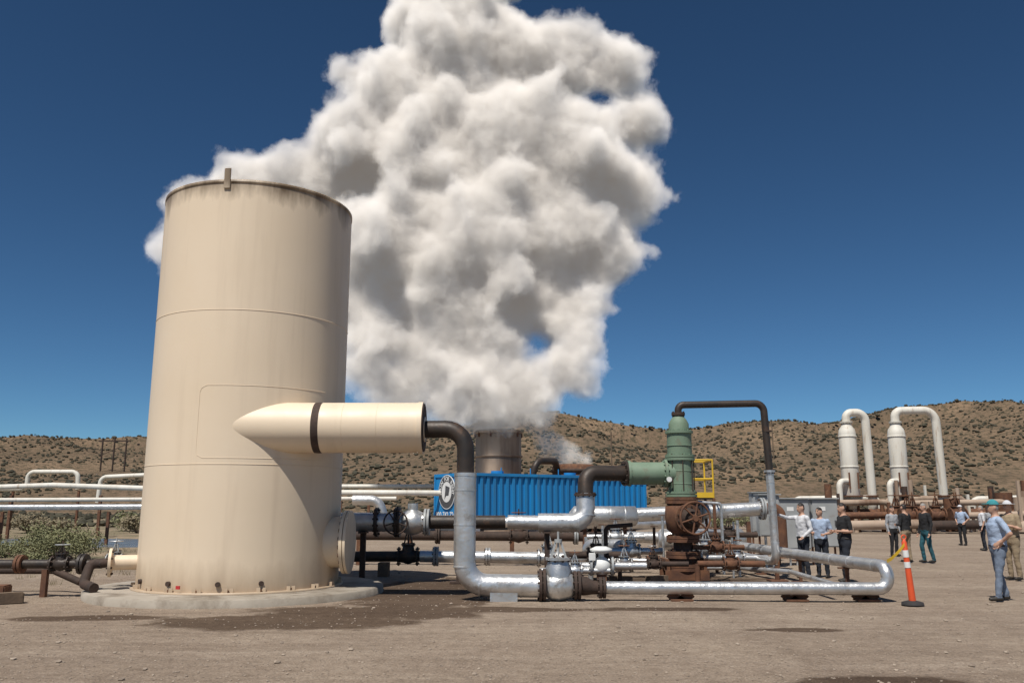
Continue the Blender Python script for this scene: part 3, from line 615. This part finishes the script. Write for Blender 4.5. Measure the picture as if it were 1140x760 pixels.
for x,y in ((22,190),(70,230)):
    o=O('utility_pole'); z=hz(x,y); o.add('pole',cyl((x,y,z-.5),(x,y,z+10),.15,8),wood); o.add('crossarm',boxb((x-1.2,y,z+9.2),(x+1.2,y,z+9.2),.12,.15),wood); o.build()
o=O('drain_line')
pipe(o,'pipe',[(-14,16.9,.55),(-10.4,16.8,.60),(-7.85,16.85,.60)],.085,black,.3)
valve(o,'gate_valve',(-8.62,16.82,.60),(1,0,0),.10,black,grey,.36,wr=.13)
valve(o,'gate_valve_b',(-7.9,17.5,.62),(1,0,0),.09,grey,silver,.38,wr=.13)
pipe(o,'tank_elbow',[(-7.75,16.9,.62),(-8.05,16.8,.60),(-8.05,16.6,.25),(-7.7,16.3,.2)],.09,drust,.12)
fpair(o,'flange',(-9.4,16.83,.6),(1,0,0),.17,rust,8); fpair(o,'flange',(-8.2,16.83,.6),(1,0,0),.19,black,8)
o.add('support',boxb((-8.9,16.82,-.1),(-8.9,16.82,.5),.1,.1),rust)
pipe(o,'second_pipe',[(-14,17.6,.42),(-9.2,17.7,.42),(-8.6,17.6,.2)],.07,drust,.2)
o.build()
o=O('timber_block'); o.add('block',box((-9.35,15.9,.16),(.55,.4,.26),.2,.02),rust); o.add('block',box((-9.0,15.7,.08),(.6,.25,.2),.7,.02),wood); o.build()
o=O('traffic_delineator'); x,y=7.02,15.55
o.add('base',tube([(x,y,-.01),(x,y,.03),(x,y,.06)],[.2,.19,.08],8),rubber); o.add('post',tube([(x,y,.05),(x-.03,y,.6),(x-.06,y,1.05),(x-.06,y,1.10)],[.06,.05,.045,.02],18),orange)
o.add('reflective_band',tube([(x-.045,y,.80),(x-.052,y,.92)],[.052,.050],18),whitec); o.add('reflective_band',tube([(x-.033,y,.62),(x-.04,y,.72)],[.055,.053],18),whitec)
o.add('handle',torus((x-.06,y,1.14),(0,1,0),.04,.012,16,6),orange); o.build()
o=O('caution_tape'); pts=[V((6.94,15.5,1.02)),V((6.88,15.6,.9)),V((6.82,15.8,.76)),V((6.84,16.05,.70))]
vs=[];fs=[]
for i,p in enumerate(pts): vs+= [p+V((0,0,.03)),p-V((0,0,.035))]
for i in range(3): fs.append((2*i,2*i+1,2*i+3,2*i+2))
o.add('tape',(vs,fs,[True]*3),yellow); o.build()
# ------------------------------------------------------------------ people
def cloth(n,c): return M('cloth_'+n,c,tuple(x*.7 for x in c),.9,0,9,.5,30,dist=.02)
skinm=M('skin',(.50,.30,.21),(.44,.25,.17),.55,0,8,.05); hairm=M('hair',(.02,.015,.012),None,.6); hairg=M('hair_grey',(.3,.28,.26),None,.7); shoe=M('shoe_leather',(.03,.025,.02),None,.6); lips=M('lips',(.35,.15,.12))
def cap_(p0,p1,r0,r1):
    p0=V(p0);p1=V(p1);t=(p1-p0).normalized();L=(p1-p0).length; pts=[];rs=[]
    for k in range(4): a=math.pi/2*k/4; pts.append(p0-t*r0*math.cos(a)); rs.append(max(.002,r0*math.sin(a)))
    for k in range(5): pts.append(p0.lerp(p1,k/4)); rs.append(r0+(r1-r0)*k/4)
    for k in range(1,5): a=math.pi/2*k/4; pts.append(p1+t*r1*math.sin(a)); rs.append(max(.002,r1*math.cos(a)))
    return tube(pts,rs,14,False)
def loft(rows):
    vs=[];fs=[];seg=24
    for (yy,z,rx,ry) in rows:
        for k in range(seg):
            a=2*math.pi*k/seg; c,s=math.cos(a),math.sin(a); c=math.copysign(abs(c)**.85,c); s=math.copysign(abs(s)**.85,s); vs.append(V((rx*c,yy+ry*s,z)))
    for i in range(len(rows)-1):
        for k in range(seg): fs.append((i*seg+k,i*seg+(k+1)%seg,(i+1)*seg+(k+1)%seg,(i+1)*seg+k))
    fs.append(tuple(range(seg))[::-1]); fs.append(tuple(range((len(rows)-1)*seg,len(rows)*seg))); return vs,fs,[True]*len(fs)
def human(loc,yaw,H,shirt,pants,pose={},hair=None,sleeve='short',hat=None,build=1.,headyaw=0):
    hair=hair or hairm
    J=dict(kL=(.10,-.02,.50),aL=(.11,.02,.09),kR=(-.10,-.02,.50),aR=(-.11,.02,.09),eL=(.26,.03,1.12),wL=(.26,-.06,.87),eR=(-.26,.03,1.12),wR=(-.26,-.06,.87))
    J.update(pose); P_={k:V(v) for k,v in J.items()}
    geo=[];seg=[]
    def lim(p0,p1,r0,r1,lab): geo.append(cap_(p0,p1,r0,r1)); seg.append((V(p0),V(p1),(r0+r1)/2,lab))
    bd=build
    geo.append(loft([(0,.80,.13*bd,.10*bd),(0,.88,.172*bd,.125*bd),(0,.98,.172*bd,.125*bd),(-.005,1.08,.158*bd,.118*bd),(-.01,1.2,.17*bd,.125*bd),(-.005,1.32,.19*bd,.125*bd),(.005,1.41,.185,.105),(.01,1.455,.13,.08),(.01,1.485,.07,.06)]))
    seg+= [(V((-.07,0,.90)),V((.07,0,.90)),.1,'pants'),(V((-.07,0,1.05)),V((.07,0,1.05)),.1,'shirt'),(V((-.1,0,1.2)),V((.1,0,1.2)),.1,'shirt'),(V((-.12,0,1.38)),V((.12,0,1.38)),.07,'shirt')]
    lim((0,.015,1.44),(0,-.005,1.56),.062,.056,'skin')
    for s,k,a in ((1,'kL','aL'),(-1,'kR','aR')):
        hip=V((.09*s,0,.88)); kn=P_[k]; an=P_[a]; lim(hip,kn,.096*bd,.068,'pants'); lim(kn,an+V((0,0,.02)),.066,.056,'pants')
        lim(an+V((0,.03,-.045)),an+V((0.012*s,-.15,-.055)),.042,.036,'shoe')
    hands=[]
    for s,e,wv in ((1,'eL','wL'),(-1,'eR','wR')):
        sh=V((.19*s,.005,1.405)); el=P_[e]; wr=P_[wv]
        lim(sh,sh.lerp(el,.8),.064,.052,'shirt'); lim(sh.lerp(el,.8),el,.046,.042,'shirt' if sleeve=='long' else 'skin')
        if sleeve=='long': lim(el,wr,.048,.036,'shirt')
        else: lim(el,wr,.042,.028,'skin')
        d=(wr-el).normalized(); hc=wr+d*.055; lim(wr,hc,.027,.033,'skin'); hands.append((wr,d,s))
    hd=Matrix.Rotation(math.radians(headyaw),3,'Z'); hc=V((0,-.015,1.635))
    hg=ell((0,0,0),(.077,.095,.118),24,16); hg=([hc+hd@v for v in hg[0]],hg[1],hg[2]); geo.append(hg)
    jw=ell((0,-.03,-.06),(.055,.065,.06)); geo.append(([hc+hd@v for v in jw[0]],jw[1],jw[2]))
    nose=cap_((0,-.088,.005),(0,-.108,-.03),.010,.015); geo.append(([hc+hd@v for v in nose[0]],nose[1],nose[2]))
    for s in (-1,1):
        er=ell((.078*s,.005,-.008),(.012,.02,.032),10,8); geo.append(([hc+hd@v for v in er[0]],er[1],er[2]))
    vs=[];fs=[]
    for g in geo: o_=len(vs); vs+= [tuple(v) for v in g[0]]; fs+= [tuple(i+o_ for i in f) for f in g[1]]
    me=bpy.data.meshes.new('t'); me.from_pydata(vs,[],fs); ob=bpy.data.objects.new('t',me); scene.collection.objects.link(ob)
    r=ob.modifiers.new('r','REMESH'); r.mode='VOXEL'; r.voxel_size=.017; s_=ob.modifiers.new('s','SMOOTH'); s_.iterations=3; s_.factor=.5
    bpy.context.view_layer.update(); m2=bpy.data.meshes.new_from_object(ob.evaluated_get(bpy.context.evaluated_depsgraph_get())); bpy.data.objects.remove(ob)
    nf=len(m2.polygons); fc=np.empty(nf*3); m2.polygons.foreach_get('center',fc); fc=fc.reshape(-1,3)
    best=np.full(nf,1e9); lab=np.zeros(nf,int); names=['shirt','pants','skin','shoe','hair']
    for p0,p1,r0,lb in seg:
        a=np.array(p0);d=np.array(p1)-a; t=np.clip(((fc-a)@d)/max(d@d,1e-9),0,1); ds=np.linalg.norm(fc-(a+t[:,None]*d),axis=1)-r0
        mk=ds<best; best[mk]=ds[mk]; lab[mk]=names.index(lb)
    torso=(fc[:,2]>.8)&(fc[:,2]<1.475)&(np.abs(fc[:,0])<.17)&(lab!=2)
    lab[torso&(fc[:,2]<.955)]=1; lab[torso&(fc[:,2]>=.955)]=0
    loc_h=(fc-np.array(hc))@np.array(hd)
    head=fc[:,2]>1.50; lab[head]=2
    hr=head&(((loc_h[:,2]>.045)&(loc_h[:,1]>-.075))|((loc_h[:,1]>.02)&(loc_h[:,2]>-.05))|(loc_h[:,2]>.085)); lab[hr]=4
    for i,v in enumerate(m2.vertices):
        p=v.co
        if .12<p.z<1.45: v.co=p+v.normal*(noise.noise(V((p.x*9,p.y*9,p.z*14)))*.012)
        elif p.z>1.68: v.co=p+v.normal*.006
    S=H/1.75; Rm=Matrix.Rotation(math.radians(yaw),3,'Z'); L=V(loc)
    T=lambda p: L+Rm@(V(p)*S)
    o=O('person'); lut=[shirt,pants,skinm,shoe,hair]
    vv=[T(v.co) for v in m2.vertices]; polys=[tuple(p.vertices) for p in m2.polygons]
    o.add('body',(vv,polys,[True]*len(polys)),shirt)
    def tg(g): return ([T(v) for v in g[0]],g[1],g[2])
    for wr,d,s in hands:
        side=d.cross(V((0,-1,0))); side=side.normalized() if side.length>.2 else V((1,0,0)); nrm=side.cross(d).normalized(); k0=wr+d*.085
        for j,(off,L_) in enumerate(((-.026,.062),(-.009,.072),(.009,.068),(.025,.052))):
            a=k0+side*off; o.add('fingers',tg(tube([a-d*.02,a+d*L_*.45,a+d*L_*.75+nrm*.012,a+d*L_*.95+nrm*.028],[.009,.0085,.0075,.005],8)),skinm)
        a=wr+d*.035-side*.026*s; o.add('fingers',tg(tube([a,a-side*.022*s+d*.025+nrm*.006,a-side*.028*s+d*.055+nrm*.012],[.011,.010,.007],8)),skinm)
    def hg_(g): return tg(([hc+hd@V(v) for v in g[0]],g[1],g[2]))
    for s in (-1,1): o.add('eyes',hg_(ell((.03*s,-.086,.012),(.012,.006,.006),8,6)),dgrey); o.add('eyebrows',hg_(tube([(.018*s,-.09,.032),(.045*s,-.082,.032)],.004,6)),hair)
    o.add('mouth',hg_(tube([(-.022,-.089,-.058),(0,-.093,-.057),(.022,-.089,-.058)],.004,6)),lips)
    o.add('belt',tg(loft([(0,.945,.170*bd,.126*bd),(0,.975,.170*bd,.126*bd)])),shoe)
    if hat:
        o.add('hat',hg_(([V((v.x,v.y,max(v.z,.05))) for v in ell((0,.0,.03),(.092,.108,.115),20,14)[0]],)+ell((0,0,0),(1,1,1),20,14)[1:]),hat[0])
        if hat[1]=='cap': o.add('hat_brim',hg_(ell((0,-.12,.062),(.07,.07,.008))),hat[0])
        else: o.add('hat_brim',hg_(ell((0,0,.055),(.17,.18,.008),24)),hat[0])
    par=o.build(False)
    b_=[c for c in par.children if c.name.startswith('body')][0].data
    b_.materials.clear()
    for m in lut: b_.materials.append(m)
    b_.polygons.foreach_set('material_index',[int(x) for x in lab]); b_.update()
wh=cloth('white',(.68,.68,.70)); lb=cloth('light_blue',(.38,.47,.62)); bk=cloth('black',(.018,.018,.02)); jn=cloth('denim',(.06,.09,.16)); dk=cloth('dark_navy',(.02,.024,.035)); kh=cloth('khaki',(.33,.25,.16)); tl=cloth('teal',(.02,.10,.13)); gr_=cloth('grey',(.35,.36,.38)); tc_=cloth('teal_cap',(.05,.3,.33)); jl=cloth('pale_denim',(.17,.21,.28))
human((7.02,21.1,0),-75,1.76,wh,dk,dict(eR=(-.2,-.27,1.40),wR=(-.16,-.52,1.47),eL=(.27,.06,1.13),wL=(.22,-.12,.98)),sleeve='long')
human((7.52,21.3,0),-40,1.66,lb,dk,dict(eL=(.27,.05,1.12),wL=(.16,-.16,1.08),eR=(-.27,.05,1.12),wR=(-.14,-.18,1.10)),headyaw=-20)
human((7.60,20.0,0),-85,1.76,bk,dk,dict(eL=(.25,.05,1.12),wL=(.15,-.16,1.12),eR=(-.25,.05,1.12),wR=(-.15,-.16,1.12),kL=(.1,-.06,.5),aL=(.11,-.06,.09)),build=1.08)
human((12.25,27.2,0),-150,1.76,bk,kh,dict(eL=(.25,.0,1.12),wL=(.12,-.2,1.12),eR=(-.25,0,1.12),wR=(-.12,-.2,1.12)),sleeve='long')
human((12.78,27.0,0),-80,1.78,bk,tl,dict(kR=(-.1,-.1,.5),aR=(-.1,-.05,.09),kL=(.1,.02,.5),aL=(.11,.12,.09)),sleeve='long',hair=hairg)
human((13.3,30.5,0),20,1.70,gr_,bk,{},sleeve='long')
human((20.1,39.0,0),-60,1.74,lb,bk,dict(eL=(.32,.08,1.16),wL=(.19,-.04,1.0),eR=(-.32,.08,1.16),wR=(-.19,-.04,1.0)),hat=(wh,'cap'))
human((8.95,16.15,0),-100,1.78,lb,jl,dict(eR=(-.34,.10,1.17),wR=(-.2,-.03,1.0),eL=(.36,.10,1.17),wL=(.2,-.03,1.0),kL=(.13,-.07,.5),aL=(.16,-.12,.09),kR=(-.11,0,.5),aR=(-.13,.10,.09)),hat=(tc_,'cap'),build=1.12,hair=hairg)
human((11.75,20.6,0),-70,1.80,kh,kh,dict(eR=(-.28,-.02,1.14),wR=(-.16,-.2,1.2),eL=(.28,-.02,1.14),wL=(.16,-.2,1.2)),hat=(wh,'wide'),build=1.1)
human((18.6,34.5,0),-110,1.72,wh,dk,{},hair=hairg)
human((19.8,36,0),-30,1.72,gr_,jn,{},sleeve='long')
# ------------------------------------------------------------------ steam plume (real volume)
random.seed(3)
puffs=[(-4.8,37.3,5.2),(-9.5,32.7,4.8),(-12.1,29.1,4.6),(-14.7,25.5,4.3),(-20.0,25.6,3.6),(-23.4,23.6,3.4),(-25.1,20.6,2.8),(-21.2,20.6,4),(-16.6,20.6,4.6),(-.7,35.8,5.6),(3.6,35.4,4.6),(8.2,35.2,3.6),(9.9,30.4,3.5),(4.7,28,5.2),(-.7,29.1,6),(-6.7,26.9,6),(9.0,24.8,3.7),(3.3,22,5.2),(-2.6,21.3,6),(-9.2,20.6,5.3),(7.4,19.6,3.5),(2,16.6,4.2),(-4.5,16,4.6),(-9.6,15.3,3.8),(5.1,15.3,2.7),(-1.9,13.3,3.9),(-6.4,12.7,3.6),(-7.6,10.2,3.2),(-3.2,10,3.4),(.6,10.7,3.3),(4.1,11.8,2.6),(-.95,9.0,2.9),(-.95,7.7,2.2),(-4.8,41.5,5.2),(-1,44.5,5),(-10.9,12,3.0),(-12,16,3.4),(-3.6,9.0,2.8),(-6.6,9.1,2.7),(-9.6,10.2,2.5),(2.0,9.4,2.7),(5.4,13.4,2.4),(5.0,10.4,2.3),(6.2,16.2,2.4),(-7.5,38.5,4)]
bmi=bmesh.new(); bmesh.ops.create_icosphere(bmi,subdivisions=2,radius=1); UV=np.array([v.co[:] for v in bmi.verts]); bmi.verts.index_update(); UF=np.array([[v.index for v in f.verts] for f in bmi.faces]); bmi.free()
PV=[];PF=[];cnt=0
def ico(c,r):
    global cnt
    PV.append(UV*r+np.array(c)); PF.append(UF+cnt); cnt+=len(UV)
for x,z,r in puffs:
    off=max(0,(z-13))*.10+random.uniform(-.32,.32)*r-(2.0 if 8.5<z<13.5 else 0); y=60.5+off; k=y/61
    c=V((x*k,y,1.67+(z-1.67)*k)); ico(c,r*.93)
    for _ in range(11):
        d=V([random.gauss(0,1) for _ in range(3)]).normalized(); q=c+d*(r*.84); rr=r*random.uniform(.18,.45); ico(q,rr)
        if rr>.7:
            for _ in range(3):
                e=(d+V([random.gauss(0,.7) for _ in range(3)])).normalized(); ico(q+e*rr*.85,rr*random.uniform(.25,.5))
for x,z,r in ((2.7,5.4,1.3),(3.5,5.3,1.5),(4.3,5.3,1.4),(2.0,6.3,1.4),(5,5.1,1.2),(1.3,7.0,1.4),(3.2,6.3,1.2)): ico(V((x,60,z)),r)
PV=np.concatenate(PV); PF=np.concatenate(PF)
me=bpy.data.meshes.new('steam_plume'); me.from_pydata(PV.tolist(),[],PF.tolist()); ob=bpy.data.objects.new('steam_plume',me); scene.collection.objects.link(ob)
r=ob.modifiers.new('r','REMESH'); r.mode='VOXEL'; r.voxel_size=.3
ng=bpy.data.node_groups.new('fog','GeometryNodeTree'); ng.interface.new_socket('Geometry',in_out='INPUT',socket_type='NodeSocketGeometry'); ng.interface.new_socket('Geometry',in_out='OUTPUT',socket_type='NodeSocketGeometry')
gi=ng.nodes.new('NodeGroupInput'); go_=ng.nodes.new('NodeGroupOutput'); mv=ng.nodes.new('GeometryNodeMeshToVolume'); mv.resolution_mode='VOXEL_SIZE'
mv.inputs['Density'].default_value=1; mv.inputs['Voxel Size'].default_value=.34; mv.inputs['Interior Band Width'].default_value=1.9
sm=ng.nodes.new('GeometryNodeSetMaterial')
mat=bpy.data.materials.new('steam'); mat.use_nodes=True; nt=mat.node_tree; nt.nodes.clear()
out=nt.nodes.new('ShaderNodeOutputMaterial')
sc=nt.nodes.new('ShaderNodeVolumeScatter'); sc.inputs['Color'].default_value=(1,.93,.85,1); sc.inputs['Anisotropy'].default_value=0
ab=nt.nodes.new('ShaderNodeVolumeAbsorption'); GAIN=2.85; ab.inputs['Color'].default_value=(GAIN,GAIN*.93,GAIN*.85,1)  # negative absorption brightens steam beyond the light it receives, replacing missing scatter bounces
em=nt.nodes.new('ShaderNodeEmission'); em.inputs['Color'].default_value=(1,.92,.86,1)  # faint warm glow added to lift shaded steam, which emits no light itself
at=nt.nodes.new('ShaderNodeAttribute'); at.attribute_name='density'
tc=nt.nodes.new('ShaderNodeTexCoord')
nn=noiset(nt,tc.outputs['Object'],.36,5,.66)
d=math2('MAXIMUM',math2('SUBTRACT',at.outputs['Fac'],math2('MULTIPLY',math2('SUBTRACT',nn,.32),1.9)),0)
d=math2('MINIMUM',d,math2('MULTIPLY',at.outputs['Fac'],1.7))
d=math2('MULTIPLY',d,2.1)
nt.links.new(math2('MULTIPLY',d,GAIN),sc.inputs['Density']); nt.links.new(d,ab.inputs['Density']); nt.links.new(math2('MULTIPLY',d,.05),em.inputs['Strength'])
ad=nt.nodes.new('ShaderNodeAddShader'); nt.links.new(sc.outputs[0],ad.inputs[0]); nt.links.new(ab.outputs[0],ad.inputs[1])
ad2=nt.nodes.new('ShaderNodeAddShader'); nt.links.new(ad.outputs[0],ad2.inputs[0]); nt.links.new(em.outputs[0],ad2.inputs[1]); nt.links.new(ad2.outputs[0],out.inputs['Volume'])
try: mat.cycles.volume_step_rate=1.7
except Exception as e: print(e)
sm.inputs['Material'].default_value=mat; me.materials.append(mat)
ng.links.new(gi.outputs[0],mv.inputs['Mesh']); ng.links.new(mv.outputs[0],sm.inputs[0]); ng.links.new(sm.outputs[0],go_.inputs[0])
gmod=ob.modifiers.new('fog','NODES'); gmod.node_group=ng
